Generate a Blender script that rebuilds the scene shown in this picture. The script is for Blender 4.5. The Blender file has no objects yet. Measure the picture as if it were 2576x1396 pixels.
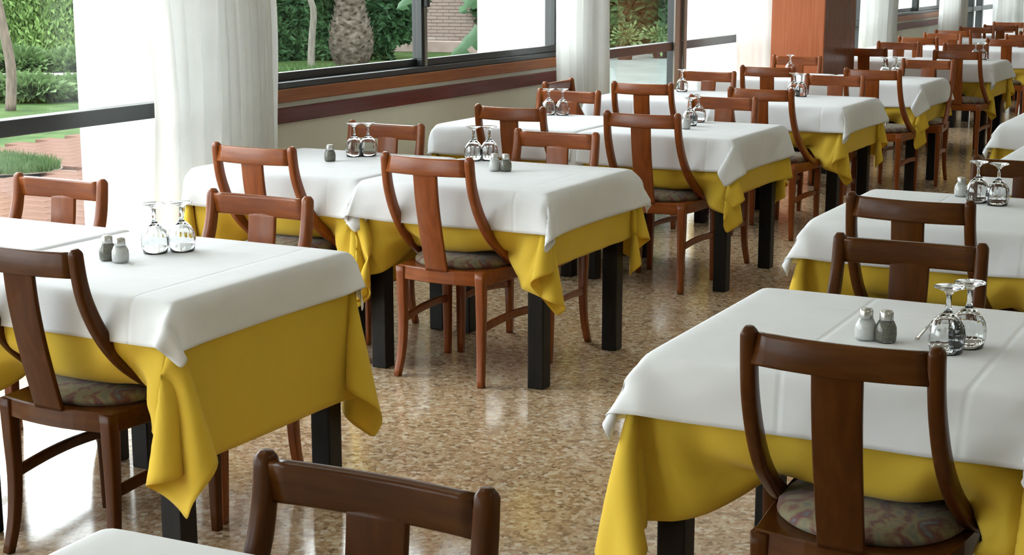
import bpy, bmesh, math, random, zlib, base64
import numpy as np
from mathutils import Vector, Matrix
random.seed(7)
R = math.radians
scene = bpy.context.scene
C = scene.collection

# ------------------------------------------------------------------ camera
FPX, PW, PH = 3925.77, 2576.0, 1396.0
CAM_H = 1.5777
VX, HY = 3367.0, -91.13
pitch = math.atan((PH/2-HY)/FPX)
yaw = math.atan((VX-PW/2)/(FPX/math.cos(pitch)))
cd = bpy.data.cameras.new('camera'); cam = bpy.data.objects.new('camera', cd); C.objects.link(cam)
cd.sensor_fit = 'HORIZONTAL'; cd.sensor_width = 36.0; cd.lens = FPX/PW*36.0
cd.clip_start = 0.05; cd.clip_end = 300
cam.location = (0, 0, CAM_H)
cam.rotation_euler = (math.pi/2-pitch, 0, yaw)
scene.camera = cam

# ------------------------------------------------------------------ sky, exposure
world = bpy.data.worlds.new('overcast_sky'); scene.world = world; world.use_nodes = True
wn = world.node_tree.nodes; wl = world.node_tree.links
bg = wn['Background']; bg.inputs[0].default_value = (0.90, 0.95, 1.0, 1); bg.inputs[1].default_value = 8.0
scene.view_settings.view_transform = 'Standard'
scene.view_settings.look = 'None'
scene.view_settings.gamma = 1.0
scene.view_settings.use_curve_mapping = False
scene.view_settings.exposure = 0.27
LAMP_WATTS = 4.0
scene.cycles.max_bounces = 6; scene.cycles.diffuse_bounces = 3; scene.cycles.glossy_bounces = 3
scene.cycles.transmission_bounces = 6; scene.cycles.transparent_max_bounces = 10

# ------------------------------------------------------------------ materials
MATS = {}
def mat(name):
    m = bpy.data.materials.new(name); m.use_nodes = True; MATS[name] = m
    nt = m.node_tree; b = nt.nodes['Principled BSDF']
    return m, nt, b
def N(nt, t, **kw):
    n = nt.nodes.new(t)
    for k, v in kw.items():
        if k.startswith('i_'): n.inputs[k[2:].replace('_', ' ')].default_value = v
        else: setattr(n, k, v)
    return n
def ramp(nt, stops):
    r = nt.nodes.new('ShaderNodeValToRGB'); e = r.color_ramp.elements
    while len(e) > 1: e.remove(e[-1])
    e[0].position = stops[0][0]; e[0].color = (*stops[0][1], 1)
    for p, c in stops[1:]:
        q = e.new(p); q.color = (*c, 1)
    return r
def coords(nt, scale, kind='Object'):
    t = nt.nodes.new('ShaderNodeTexCoord'); mp = nt.nodes.new('ShaderNodeMapping')
    mp.inputs['Scale'].default_value = scale
    nt.links.new(t.outputs[kind], mp.inputs['Vector']); return mp
def plain(name, col, rough=.5, metal=0, coat=0, spec=.5):
    m, nt, b = mat(name)
    b.inputs['Base Color'].default_value = (*col, 1); b.inputs['Roughness'].default_value = rough
    b.inputs['Metallic'].default_value = metal; b.inputs['Coat Weight'].default_value = coat
    b.inputs['Coat Roughness'].default_value = .12
    b.inputs['Specular IOR Level'].default_value = spec
    return m
def noisy(name, stops, scale, rough=.5, nscale=5, detail=6, bump=0, coat=0, kind='Object', spec=.5):
    m, nt, b = mat(name); L = nt.links
    mp = coords(nt, scale, kind); n = N(nt, 'ShaderNodeTexNoise'); n.inputs['Scale'].default_value = nscale; n.inputs['Detail'].default_value = detail
    L.new(mp.outputs[0], n.inputs['Vector']); r = ramp(nt, stops); L.new(n.outputs['Fac'], r.inputs[0]); L.new(r.outputs[0], b.inputs['Base Color'])
    b.inputs['Roughness'].default_value = rough; b.inputs['Coat Weight'].default_value = coat; b.inputs['Coat Roughness'].default_value = .1
    b.inputs['Specular IOR Level'].default_value = spec
    if bump:
        bp = N(nt, 'ShaderNodeBump'); bp.inputs['Strength'].default_value = bump; bp.inputs['Distance'].default_value = .01
        L.new(n.outputs['Fac'], bp.inputs['Height']); L.new(bp.outputs[0], b.inputs['Normal'])
    return m
noisy('chair_wood', [(.25, (.16, .036, .006)), (.5, (.215, .052, .009)), (.75, (.26, .068, .013))], (9, 9, 1.2), rough=.3, nscale=6, detail=5, coat=.06, spec=.32)
noisy('rail_wood', [(.25, (.17, .039, .007)), (.5, (.225, .056, .010)), (.75, (.27, .074, .015))], (1.2, 9, 9), rough=.26, nscale=6, detail=5, coat=.06, spec=.32)
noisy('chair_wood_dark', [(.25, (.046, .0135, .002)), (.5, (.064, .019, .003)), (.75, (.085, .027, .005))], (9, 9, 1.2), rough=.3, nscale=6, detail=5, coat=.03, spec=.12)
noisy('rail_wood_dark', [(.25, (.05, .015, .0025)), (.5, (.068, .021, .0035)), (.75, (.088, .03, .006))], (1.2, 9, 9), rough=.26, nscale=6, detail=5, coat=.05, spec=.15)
noisy('table_wood', [(.3, (.006, .005, .0045)), (.7, (.013, .010, .008))], (12, 12, 1.5), rough=.45, nscale=5, spec=.18)
noisy('sill_wood', [(.3, (.23, .075, .022)), (.55, (.29, .10, .032)), (.75, (.34, .13, .045))], (14, .8, 14), rough=.35, nscale=4, coat=.02, spec=.14)
noisy('rail_dark_wood', [(.3, (.095, .017, .012)), (.55, (.125, .024, .017)), (.75, (.155, .034, .024))], (14, .8, 14), rough=.32, nscale=4, coat=.02, spec=.14)
noisy('column_veneer', [(.3, (.42, .115, .042)), (.5, (.46, .135, .052)), (.7, (.51, .16, .066))], (16, 16, .7), rough=.36, nscale=4, coat=.06, spec=.32)
noisy('column_shaded_veneer', [(.3, (.16, .055, .026)), (.7, (.21, .075, .036))], (16, 16, .7), rough=.24, nscale=4, coat=.06, spec=.32)  # same veneer, with the shade on the aisle face put into its colour
noisy('dado_paint', [(.3, (.64, .635, .54)), (.7, (.68, .675, .58))], (1, 1, 1), rough=.6, nscale=3)
plain('plaster_white', (.80, .79, .76), .8)
plain('plaster_beige', (.52, .50, .42), .8)
plain('ceiling_white', (.78, .77, .73), .85)
noisy('fin_plaster', [(.3, (.80, .79, .77)), (.7, (.86, .85, .83))], (1, 1, 1), rough=.8, nscale=4)
plain('frame_black', (.018, .021, .021), .32)
plain('frame_bronze', (.21, .19, .165), .35, metal=.2)
plain('lamp_metal', (.6, .6, .6), .4, metal=.6)
plain('rubber_seal', (.02, .02, .02), .6)

def cloth_mat(name, col, trans, weave=900, crease=False, tcol=None):
    m, nt, b = mat(name); L = nt.links
    b.inputs['Roughness'].default_value = .85; b.inputs['Sheen Weight'].default_value = .12
    b.inputs['Specular IOR Level'].default_value = .2
    mp = coords(nt, (1, 1, 1)); n = N(nt, 'ShaderNodeTexNoise'); n.inputs['Scale'].default_value = 7; n.inputs['Detail'].default_value = 4
    L.new(mp.outputs[0], n.inputs['Vector'])
    r = ramp(nt, [(.3, tuple(x*.95 for x in col)), (.7, col)]); L.new(n.outputs['Fac'], r.inputs[0]); L.new(r.outputs[0], b.inputs['Base Color'])
    n2 = N(nt, 'ShaderNodeTexNoise'); n2.inputs['Scale'].default_value = weave; n2.inputs['Detail'].default_value = 2
    L.new(mp.outputs[0], n2.inputs['Vector'])
    n3 = N(nt, 'ShaderNodeTexNoise'); n3.inputs['Scale'].default_value = 11; n3.inputs['Detail'].default_value = 3
    L.new(mp.outputs[0], n3.inputs['Vector'])
    bp = N(nt, 'ShaderNodeBump'); bp.inputs['Strength'].default_value = .08; bp.inputs['Distance'].default_value = .001
    L.new(n2.outputs['Fac'], bp.inputs['Height'])
    bp2 = N(nt, 'ShaderNodeBump'); bp2.inputs['Strength'].default_value = .35; bp2.inputs['Distance'].default_value = .006
    L.new(n3.outputs['Fac'], bp2.inputs['Height']); L.new(bp.outputs[0], bp2.inputs['Normal'])
    last = bp2
    if crease:      # pressed folds of the laundered cloth
        sx = N(nt, 'ShaderNodeSeparateXYZ'); L.new(mp.outputs[0], sx.inputs[0])
        for ax, off in (('X', .10), ('Y', .16)):
            ad = N(nt, 'ShaderNodeMath'); ad.operation = 'ADD'; ad.inputs[1].default_value = off; L.new(sx.outputs[ax], ad.inputs[0])
            pp = N(nt, 'ShaderNodeMath'); pp.operation = 'PINGPONG'; pp.inputs[1].default_value = .19; L.new(ad.outputs[0], pp.inputs[0])
            mr = N(nt, 'ShaderNodeMapRange'); mr.interpolation_type = 'SMOOTHSTEP'; mr.inputs['From Min'].default_value = 0; mr.inputs['From Max'].default_value = .012; L.new(pp.outputs[0], mr.inputs['Value'])
            bc = N(nt, 'ShaderNodeBump'); bc.inputs['Strength'].default_value = .35; bc.inputs['Distance'].default_value = .003
            L.new(mr.outputs[0], bc.inputs['Height']); L.new(last.outputs[0], bc.inputs['Normal']); last = bc
    L.new(last.outputs[0], b.inputs['Normal'])
    t = N(nt, 'ShaderNodeBsdfTranslucent'); t.inputs['Color'].default_value = (*(tcol or col), 1)
    mx = N(nt, 'ShaderNodeMixShader'); mx.inputs[0].default_value = trans
    out = nt.nodes['Material Output']
    L.new(b.outputs[0], mx.inputs[1]); L.new(t.outputs[0], mx.inputs[2]); L.new(mx.outputs[0], out.inputs['Surface'])
    return m
cloth_mat('white_linen', (.84, .85, .875), .12, crease=True)
cloth_mat('yellow_cotton', (.82, .575, .06), .22, tcol=(.85, .44, .03))
cloth_mat('curtain_cotton', (.82, .82, .81), .24, weave=500)
cloth_mat('curtain_voile', (.87, .87, .85), .38, weave=500)

def seat_mat():
    m, nt, b = mat('seat_tapestry'); L = nt.links
    mp = coords(nt, (1, 1, 1)); n = N(nt, 'ShaderNodeTexNoise'); n.inputs['Scale'].default_value = 16; n.inputs['Detail'].default_value = 4; n.inputs['Distortion'].default_value = 1.6
    L.new(mp.outputs[0], n.inputs['Vector'])
    w = N(nt, 'ShaderNodeTexWave'); w.inputs['Scale'].default_value = 4; w.inputs['Distortion'].default_value = 30; w.inputs['Detail'].default_value = 3; w.inputs['Detail Scale'].default_value = .8
    L.new(mp.outputs[0], w.inputs['Vector'])
    r = ramp(nt, [(0, (.06, .07, .06)), (.3, (.11, .12, .10)), (.45, (.20, .17, .09)), (.6, (.12, .03, .03)), (.72, (.10, .12, .14)), (.88, (.34, .31, .22)), (1, (.16, .17, .12))])
    mixv = N(nt, 'ShaderNodeMix'); mixv.data_type = 'FLOAT'; mixv.inputs[0].default_value = .18
    L.new(n.outputs['Fac'], mixv.inputs[2]); L.new(w.outputs['Fac'], mixv.inputs[3]); L.new(mixv.outputs[0], r.inputs[0])
    L.new(r.outputs[0], b.inputs['Base Color']); b.inputs['Roughness'].default_value = .75; b.inputs['Sheen Weight'].default_value = .2
seat_mat()

def floor_mat():
    m, nt, b = mat('terrazzo'); L = nt.links
    mp = coords(nt, (1, 1, 1))
    v = N(nt, 'ShaderNodeTexVoronoi'); v.inputs['Scale'].default_value = 62; L.new(mp.outputs[0], v.inputs['Vector'])
    sep = N(nt, 'ShaderNodeSeparateColor'); L.new(v.outputs['Color'], sep.inputs[0])
    r = ramp(nt, [(0, (.16, .09, .045)), (.18, (.33, .20, .105)), (.45, (.50, .335, .19)), (.72, (.61, .45, .29)), (.9, (.70, .60, .46)), (1, (.80, .72, .60))])
    L.new(sep.outputs[0], r.inputs[0])
    v2 = N(nt, 'ShaderNodeTexVoronoi'); v2.inputs['Scale'].default_value = 140; L.new(mp.outputs[0], v2.inputs['Vector'])
    s2 = N(nt, 'ShaderNodeSeparateColor'); L.new(v2.outputs['Color'], s2.inputs[0])
    r2 = ramp(nt, [(0, (.22, .13, .07)), (.5, (.44, .31, .19)), (1, (.62, .50, .36))]); L.new(s2.outputs[1], r2.inputs[0])
    mx = N(nt, 'ShaderNodeMix'); mx.data_type = 'RGBA'; mx.inputs[0].default_value = .4
    L.new(r.outputs[0], mx.inputs[6]); L.new(r2.outputs[0], mx.inputs[7])
    big = N(nt, 'ShaderNodeTexNoise'); big.inputs['Scale'].default_value = 1.4; L.new(mp.outputs[0], big.inputs['Vector'])
    rb = ramp(nt, [(.3, (.86, .86, .86)), (.7, (1.06, 1.04, 1.0))]); L.new(big.outputs['Fac'], rb.inputs[0])
    ml = N(nt, 'ShaderNodeMix'); ml.data_type = 'RGBA'; ml.blend_type = 'MULTIPLY'; ml.inputs[0].default_value = 1
    L.new(mx.outputs[2], ml.inputs[6]); L.new(rb.outputs[0], ml.inputs[7]); L.new(ml.outputs[2], b.inputs['Base Color'])
    wob = N(nt, 'ShaderNodeTexNoise'); wob.inputs['Scale'].default_value = 9; wob.inputs['Detail'].default_value = 3; L.new(mp.outputs[0], wob.inputs['Vector'])
    bp = N(nt, 'ShaderNodeBump'); bp.inputs['Strength'].default_value = .06; bp.inputs['Distance'].default_value = .01
    L.new(wob.outputs['Fac'], bp.inputs['Height']); L.new(bp.outputs[0], b.inputs['Normal'])
    b.inputs['Roughness'].default_value = .13; b.inputs['Specular IOR Level'].default_value = .62
floor_mat()

def glass_mat(name, tint=(1, 1, 1), f0=.04, rough=0.0, gain=.9):
    m, nt, b = mat(name); L = nt.links
    nt.nodes.remove(b)
    t = N(nt, 'ShaderNodeBsdfTransparent'); t.inputs[0].default_value = (*tint, 1)
    g = N(nt, 'ShaderNodeBsdfGlossy'); g.inputs['Roughness'].default_value = rough
    lw = N(nt, 'ShaderNodeLayerWeight'); lw.inputs[0].default_value = .5
    pw = N(nt, 'ShaderNodeMath'); pw.operation = 'POWER'; pw.inputs[1].default_value = 5.0; L.new(lw.outputs['Facing'], pw.inputs[0])
    ma = N(nt, 'ShaderNodeMath'); ma.operation = 'MULTIPLY_ADD'; ma.inputs[1].default_value = gain; ma.inputs[2].default_value = f0; ma.use_clamp = True
    L.new(pw.outputs[0], ma.inputs[0])
    mx = N(nt, 'ShaderNodeMixShader'); L.new(ma.outputs[0], mx.inputs[0]); L.new(t.outputs[0], mx.inputs[1]); L.new(g.outputs[0], mx.inputs[2])
    L.new(mx.outputs[0], nt.nodes['Material Output'].inputs['Surface'])
glass_mat('window_glass', (.96, .98, .965), .025, 0, .35)
def crystal_mat():
    m, nt, b = mat('goblet_glass')
    b.inputs['Base Color'].default_value = (.97, .98, .98, 1); b.inputs['Transmission Weight'].default_value = 1.0
    b.inputs['Roughness'].default_value = .0; b.inputs['IOR'].default_value = 1.46
crystal_mat()
plain('shaker_cap', (.55, .55, .53), .3, metal=.9)
noisy('salt', [(.3, (.80, .80, .78)), (.7, (.92, .92, .90))], (1, 1, 1), nscale=400, rough=.8)
noisy('pepper', [(.35, (.12, .115, .09)), (.65, (.34, .33, .27))], (1, 1, 1), nscale=500, rough=.8)
plain('cutlery_steel', (.62, .63, .62), .18, metal=1)

def emit_mat(name, col, s):
    m, nt, b = mat(name); nt.nodes.remove(b)
    e = N(nt, 'ShaderNodeEmission'); e.inputs[0].default_value = (*col, 1); e.inputs[1].default_value = s
    nt.links.new(e.outputs[0], nt.nodes['Material Output'].inputs['Surface'])

def leaf_mat(name, stops, nscale=1.3, rough=.5, trans=.25):
    m, nt, b = mat(name); L = nt.links
    mp = coords(nt, (1, 1, 1)); n = N(nt, 'ShaderNodeTexNoise'); n.inputs['Scale'].default_value = nscale; n.inputs['Detail'].default_value = 6; n.inputs['Roughness'].default_value = .7
    L.new(mp.outputs[0], n.inputs['Vector']); r = ramp(nt, stops); L.new(n.outputs['Fac'], r.inputs[0])
    L.new(r.outputs[0], b.inputs['Base Color']); b.inputs['Roughness'].default_value = rough; b.inputs['Specular IOR Level'].default_value = .15
    t = N(nt, 'ShaderNodeBsdfTranslucent'); L.new(r.outputs[0], t.inputs['Color'])
    mx = N(nt, 'ShaderNodeMixShader'); mx.inputs[0].default_value = trans
    L.new(b.outputs[0], mx.inputs[1]); L.new(t.outputs[0], mx.inputs[2]); L.new(mx.outputs[0], nt.nodes['Material Output'].inputs['Surface'])
leaf_mat('hedge_leaf', [(.3, (.085, .15, .04)), (.5, (.14, .225, .065)), (.72, (.20, .30, .10))])
leaf_mat('dark_leaf', [(.3, (.016, .045, .018)), (.5, (.034, .085, .032)), (.72, (.075, .15, .055))])
leaf_mat('shrub_leaf', [(.3, (.04, .075, .026)), (.5, (.085, .14, .05)), (.72, (.17, .24, .11))], 3)
leaf_mat('banana_leaf', [(.3, (.030, .065, .030)), (.6, (.05, .10, .046)), (.8, (.085, .155, .055))], 2, .35, .35)
leaf_mat('grass', [(.3, (.026, .056, .014)), (.5, (.048, .09, .026)), (.75, (.09, .135, .05))], 3, .6, .2)
noisy('lawn', [(.3, (.022, .044, .012)), (.5, (.038, .068, .019)), (.7, (.062, .092, .032))], (1, 1, 1), nscale=3, detail=8, rough=.95, spec=.08)
noisy('bark_grey', [(.3, (.07, .06, .048)), (.7, (.14, .125, .10))], (6, 6, 1.2), nscale=5, rough=.9, bump=.6)
noisy('bark_brown', [(.3, (.06, .045, .034)), (.7, (.14, .105, .08))], (6, 6, 1.2), nscale=5, rough=.9, bump=.6)
noisy('palm_bark', [(.3, (.028, .022, .016)), (.5, (.065, .053, .04)), (.7, (.13, .11, .088))], (1, 1, 1.6), nscale=9, detail=8, rough=.95, bump=.9, spec=.08)
noisy('terracotta', [(.3, (.085, .044, .031)), (.5, (.105, .056, .041)), (.7, (.13, .072, .055))], (1, 1, 1), nscale=3.5, rough=.95, spec=.08)
noisy('mortar', [(.3, (.20, .17, .145)), (.7, (.26, .225, .195))], (1, 1, 1), nscale=8, rough=.95, spec=.08)
noisy('brick_clay', [(.3, (.25, .18, .15)), (.5, (.32, .245, .215)), (.7, (.40, .325, .29))], (1, 1, 1), nscale=2.5, rough=.95, spec=.08)
noisy('pale_concrete', [(.3, (.085, .10, .092)), (.7, (.115, .13, .12))], (1, 1, 1), nscale=2, rough=.95, spec=.08)
plain('pale_green_paint', (.20, .32, .24), .5)
plain('kerb_white', (.42, .38, .36), .7)
plain('soil', (.09, .06, .04), .95)
plain('green_dark_paint', (.012, .045, .035), .4)

# ------------------------------------------------------------------ helpers
def link(name, me, m, parent=None, loc=None, kind=None):
    o = bpy.data.objects.new(name, me); C.objects.link(o)
    if m is not None:
        if len(me.materials) == 0: me.materials.append(MATS[m])
    if parent is not None: o.parent = parent
    if loc is not None: o.location = loc
    if kind: o['kind'] = kind
    return o
def tag(o, label, cat, group=None, kind=None):
    o['label'] = label; o['category'] = cat
    if group: o['group'] = group
    if kind: o['kind'] = kind
    return o
def empty(name, loc, rz=0, label=None, cat=None, group=None, kind=None):
    o = bpy.data.objects.new(name, None); C.objects.link(o); o.location = loc; o.rotation_euler = (0, 0, rz); o.empty_display_size = .1
    if label: tag(o, label, cat, group, kind)
    elif kind: o['kind'] = kind
    return o
def smooth(me, flag=True):
    me.polygons.foreach_set('use_smooth', [flag]*len(me.polygons)); me.update()
def mesh_of(name, bm, sm=False):
    me = bpy.data.meshes.new(name); bmesh.ops.recalc_face_normals(bm, faces=bm.faces); bm.to_mesh(me); bm.free()
    if sm: smooth(me)
    return me
def box_bm(x0, x1, y0, y1, z0, z1, bevel=0, bm=None):
    b = bm or bmesh.new()
    r = bmesh.ops.create_cube(b, size=1)
    vs = r['verts']
    bmesh.ops.scale(b, vec=(x1-x0, y1-y0, z1-z0), verts=vs); bmesh.ops.translate(b, vec=((x0+x1)/2, (y0+y1)/2, (z0+z1)/2), verts=vs)
    if bevel:
        es = list({e for v in vs for e in v.link_edges}); bmesh.ops.bevel(b, geom=es, offset=bevel, segments=2, affect='EDGES', profile=.5)
    return b
def box(name, x0, x1, y0, y1, z0, z1, m, parent=None, bevel=0, kind=None):
    return link(name, mesh_of(name, box_bm(x0, x1, y0, y1, z0, z1, bevel)), m, parent, kind=kind)
def rrect(w, h, r, n=3):
    r = min(r, w/2-1e-4, h/2-1e-4); pts = []
    for cx, cy, a0 in ((w/2-r, h/2-r, 0), (-w/2+r, h/2-r, 90), (-w/2+r, -h/2+r, 180), (w/2-r, -h/2+r, 270)):
        for k in range(n+1):
            a = R(a0+90*k/n); pts.append((cx+r*math.cos(a), cy+r*math.sin(a)))
    return pts
def sweep(path, sizes, side, r=.006, n=3, cap=0, bm=None):
    """path: Vectors; sizes: (w along side, h along the other normal) per point; side: fixed side vector."""
    b = bm or bmesh.new(); rings = []; P = [Vector(p) for p in path]; side = Vector(side).normalized()
    def ring(c, t, w, h):
        s = (side - t*side.dot(t)).normalized(); u = t.cross(s).normalized()
        return [b.verts.new(c+s*x+u*y) for x, y in rrect(w, h, min(r, w*.45, h*.45), n)]
    T = []
    for i in range(len(P)):
        t = (P[min(i+1, len(P)-1)]-P[max(i-1, 0)]).normalized(); T.append(t)
    if cap:
        w, h = sizes[0]; rings.append(ring(P[0]-T[0]*cap, T[0], w*.55, h*.55)); rings.append(ring(P[0]-T[0]*cap*.45, T[0], w*.88, h*.88))
    for p, t, (w, h) in zip(P, T, sizes): rings.append(ring(p, t, w, h))
    for a, c in zip(rings, rings[1:]):
        k = len(a)
        for i in range(k): b.faces.new((a[i], a[(i+1) % k], c[(i+1) % k], c[i]))
    b.faces.new(list(reversed(rings[0]))); b.faces.new(rings[-1])
    return b
def catmull(pts, n):
    P = [Vector(p) for p in pts]; out = []
    for i in range(len(P)-1):
        p0, p1, p2, p3 = P[max(i-1, 0)], P[i], P[i+1], P[min(i+2, len(P)-1)]
        for k in range(n):
            t = k/n
            out.append(.5*((2*p1)+(-p0+p2)*t+(2*p0-5*p1+4*p2-p3)*t*t+(-p0+3*p1-3*p2+p3)*t**3))
    out.append(P[-1]); return out
def lathe(prof, n=24, bm=None, close=True):
    b = bm or bmesh.new(); rings = []
    for r, z in prof:
        if r < 1e-5: rings.append([b.verts.new((0, 0, z))])
        else: rings.append([b.verts.new((r*math.cos(2*math.pi*k/n), r*math.sin(2*math.pi*k/n), z)) for k in range(n)])
    for a, c in zip(rings, rings[1:]):
        for i in range(n):
            va = [a[i % len(a)], a[(i+1) % len(a)]] if len(a) > 1 else [a[0]]
            vc = [c[(i+1) % len(c)], c[i % len(c)]] if len(c) > 1 else [c[0]]
            f = va+vc
            if len(f) >= 3: b.faces.new(f)
    return b
def tube_bm(path, radii, n=10, bm=None):
    b = bm or bmesh.new(); rings = []; P = [Vector(p) for p in path]
    for i, p in enumerate(P):
        t = (P[min(i+1, len(P)-1)]-P[max(i-1, 0)]).normalized()
        s = t.cross(Vector((0, 0, 1)) if abs(t.z) < .9 else Vector((1, 0, 0))).normalized(); u = t.cross(s)
        rr = radii[i] if hasattr(radii, '__len__') else radii
        rings.append([b.verts.new(p+s*rr*math.cos(2*math.pi*k/n)+u*rr*math.sin(2*math.pi*k/n)) for k in range(n)])
    for a, c in zip(rings, rings[1:]):
        for i in range(n): b.faces.new((a[i], a[(i+1) % n], c[(i+1) % n], c[i]))
    b.faces.new(list(reversed(rings[0]))); b.faces.new(rings[-1]); return b
def copy_tree(o, parent=None):
    c = o.copy(); C.objects.link(c)
    if parent is not None: c.parent = parent
    for ch in list(o.children): copy_tree(ch, c)
    return c
def leaves(name, pts, size, m, parent, aspect=2.2, updown=None, seed=1, fold=True):
    """thousands of small folded leaf blades as one mesh (uncountable foliage)"""
    rg = np.random.default_rng(seed); pts = np.asarray(pts, float); n = len(pts)
    d = rg.normal(size=(n, 3))
    if updown is not None: d = d*(1, 1, .5)+np.array([0, 0, updown])
    d /= np.linalg.norm(d, axis=1, keepdims=True)
    s = np.cross(d, rg.normal(size=(n, 3))); s /= np.linalg.norm(s, axis=1, keepdims=True)
    u = np.cross(d, s); sz = size*rg.uniform(.6, 1.3, (n, 1)); L = d*sz*aspect/2; Wd = s*sz*.5
    v = np.stack([pts-L, pts+Wd+u*sz*.12, pts+L, pts-Wd+u*sz*.12], 1).reshape(-1, 3)
    f = np.arange(n*4).reshape(-1, 4)
    me = bpy.data.meshes.new(name); me.from_pydata(v.tolist(), [], f.tolist()); me.update()
    return link(name, me, m, parent, kind='stuff')

# ------------------------------------------------------------------ room shell
XW = -4.60                     # inner face of the window wall
Y0, Y1, XR, HC = -4.0, 29.0, 5.2, 2.95
box('floor', XW-.12, XR+.1, Y0-.1, Y1+.1, -.12, 0, 'terrazzo', kind='structure')
box('ceiling', XW-.25, XR+.1, Y0-.1, Y1+.1, HC, HC+.15, 'ceiling_white', kind='structure')
box('wall_right', XR, XR+.15, Y0-.1, Y1+.1, 0, HC, 'plaster_beige', kind='structure')
box('wall_far', XW-.12, XR+.1, Y1, Y1+.15, 0, HC, 'plaster_white', kind='structure')
box('wall_back', XW-.12, XR+.1, Y0-.15, Y0, 0, HC, 'plaster_beige', kind='structure')
HEAD = 2.62
box('wall_left_head', XW-.14, XW, Y0, Y1, HEAD, HC, 'plaster_white', kind='structure')
# solid stubs of the window wall behind the curtains
for y0, y1 in ((5.62, 6.28), (9.60, 10.05), (13.55, 14.00), (17.55, 18.55), (21.4, 22.7)):
    box('wall_left', XW-.14, XW, y0, y1, 0, HEAD, 'plaster_white', kind='structure')
wi = [0]
def glazing(y0, y1, mulls, bar=(.903, .971), bronze=()):
    """floor-to-head glazing in dark aluminium with one transom bar"""
    wi[0] += 1
    w = empty('window_%d' % wi[0], (XW-.06, (y0+y1)/2, 0), kind='structure'); oy = (y0+y1)/2
    f = 'frame_black'
    box('transom_bar', -.035, .045, y0-oy, y1-oy, bar[0], bar[1], f, w, .004)
    box('bottom_rail', -.035, .035, y0-oy, y1-oy, 0.0, .07, f, w, .004)
    box('head_rail', -.035, .035, y0-oy, y1-oy, HEAD-.06, HEAD, f, w, .004)
    for a in (y0+.02, y1-.02): box('jamb', -.035, .035, a-.03-oy, a+.03-oy, .07, HEAD-.06, f, w, .004)
    ed = [y0+.05]+list(mulls)+[y1-.05]
    for k, a in enumerate(mulls):
        p = box('mullion', -.045, .05, a-.05-oy, a+.05-oy, .07, HEAD-.06, f, w, .004)
        if a in bronze:
            q = box('bronze_edge', .05, .062, a-.15-oy, a-.05-oy, .07, HEAD-.06, 'frame_bronze', p)
            q = box('bronze_edge', .05, .062, a+.05-oy, a+.11-oy, .07, HEAD-.06, 'frame_bronze', p)
    for a, b_ in zip(ed, ed[1:]):
        box('pane', -.004, .004, a-oy, b_-oy, .07, bar[0], 'window_glass', w)
        box('pane', -.004, .004, a-oy, b_-oy, bar[1], HEAD-.06, 'window_glass', w)
    return w
def sash(y0, y1, ymid):
    """dado wall with two timber rails and a sliding sash window above"""
    wi[0] += 1
    oy = (y0+y1)/2
    box('wall_left_dado', XW-.14, XW, y0, y1, 0, .968, 'dado_paint', kind='structure')
    t = box('trim_%d' % (2*wi[0]), XW, XW+.022, y0, y1, .902, .966, 'sill_wood', None, .004, 'structure')
    t = box('trim_%d' % (2*wi[0]+1), XW, XW+.024, y0, y1, .800, .876, 'rail_dark_wood', None, .004, 'structure')
    w = empty('window_%d' % wi[0], (XW-.05, oy, 0), kind='structure'); f = 'frame_black'
    box('sill_rail', -.06, .058, y0-oy, y1-oy, .968, 1.000, f, w, .004)
    box('head_rail', -.06, .055, y0-oy, y1-oy, HEAD-.05, HEAD, f, w, .004)
    for a in (y0+.035, y1-.035): box('jamb', -.06, .055, a-.035-oy, a+.035-oy, 1.0, HEAD-.05, f, w, .004)
    for (a, b_, x) in ((y0+.07, ymid+.035, -.025), (ymid-.035, y1-.07, .02)):
        s = link('sash', mesh_of('sash', box_bm(x-.018, x+.018, a-oy, b_-oy, 1.0, 1.042, .003)), f, w)
        box('top_rail', x-.018, x+.018, a-oy, b_-oy, HEAD-.095, HEAD-.05, f, s, .003)
        for q in (a+.022, b_-.022): box('stile', x-.018, x+.018, q-.022-oy, q+.022-oy, 1.042, HEAD-.095, f, s, .003)
        box('pane', x-.003, x+.003, a+.044-oy, b_-.044-oy, 1.042, HEAD-.095, 'window_glass', s)
    box('bronze_edge', .039, .047, ymid-.012-oy, ymid+.012-oy, 1.0, HEAD-.05, 'frame_bronze', w)
    l = box('latch', .038, .066, ymid-.02-oy, ymid+.014-oy, 1.335, 1.40, 'rubber_seal', w, .004)
    return w
glazing(-3.9, 5.62, (-2.0, 0.0, 2.0))
sash(6.28, 9.62, 7.80)
glazing(10.05, 13.55, (11.80,), bronze=(11.80,))
glazing(14.0, 17.55, (15.7, 17.22))
sash(18.55, 21.42, 19.9)
glazing(22.7, 28.8, (23.35, 24.0, 26.4))
# white plaster fins outside, between the bays
for y in (-2.05, 1.90, 5.72, 9.72, 13.68, 17.7, 21.65, 25.6):
    box('wall_fin', XW-.72, XW-.14, y, y+.25, -.1, 4.2, 'fin_plaster', kind='structure')
# veneered column standing in the row of tables
col = empty('wood_column', (-3.775, 12.665, 0), label='square column clad in orange-brown wood veneer, standing behind the tables', cat='column')
box('core', -.205, .205, -.455, .455, 0, HC-.002, 'column_veneer', col)
box('front_panel', -.215, .208, -.467, -.455, .0, HC-.003, 'column_veneer', col, .003)
box('aisle_panel', .205, .217, -.462, .462, .0, HC-.003, 'column_shaded_veneer', col, .003)
box('corner_strip', .188, .2185, -.4685, -.44, .0, HC-.003, 'column_veneer', col, .002)

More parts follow.
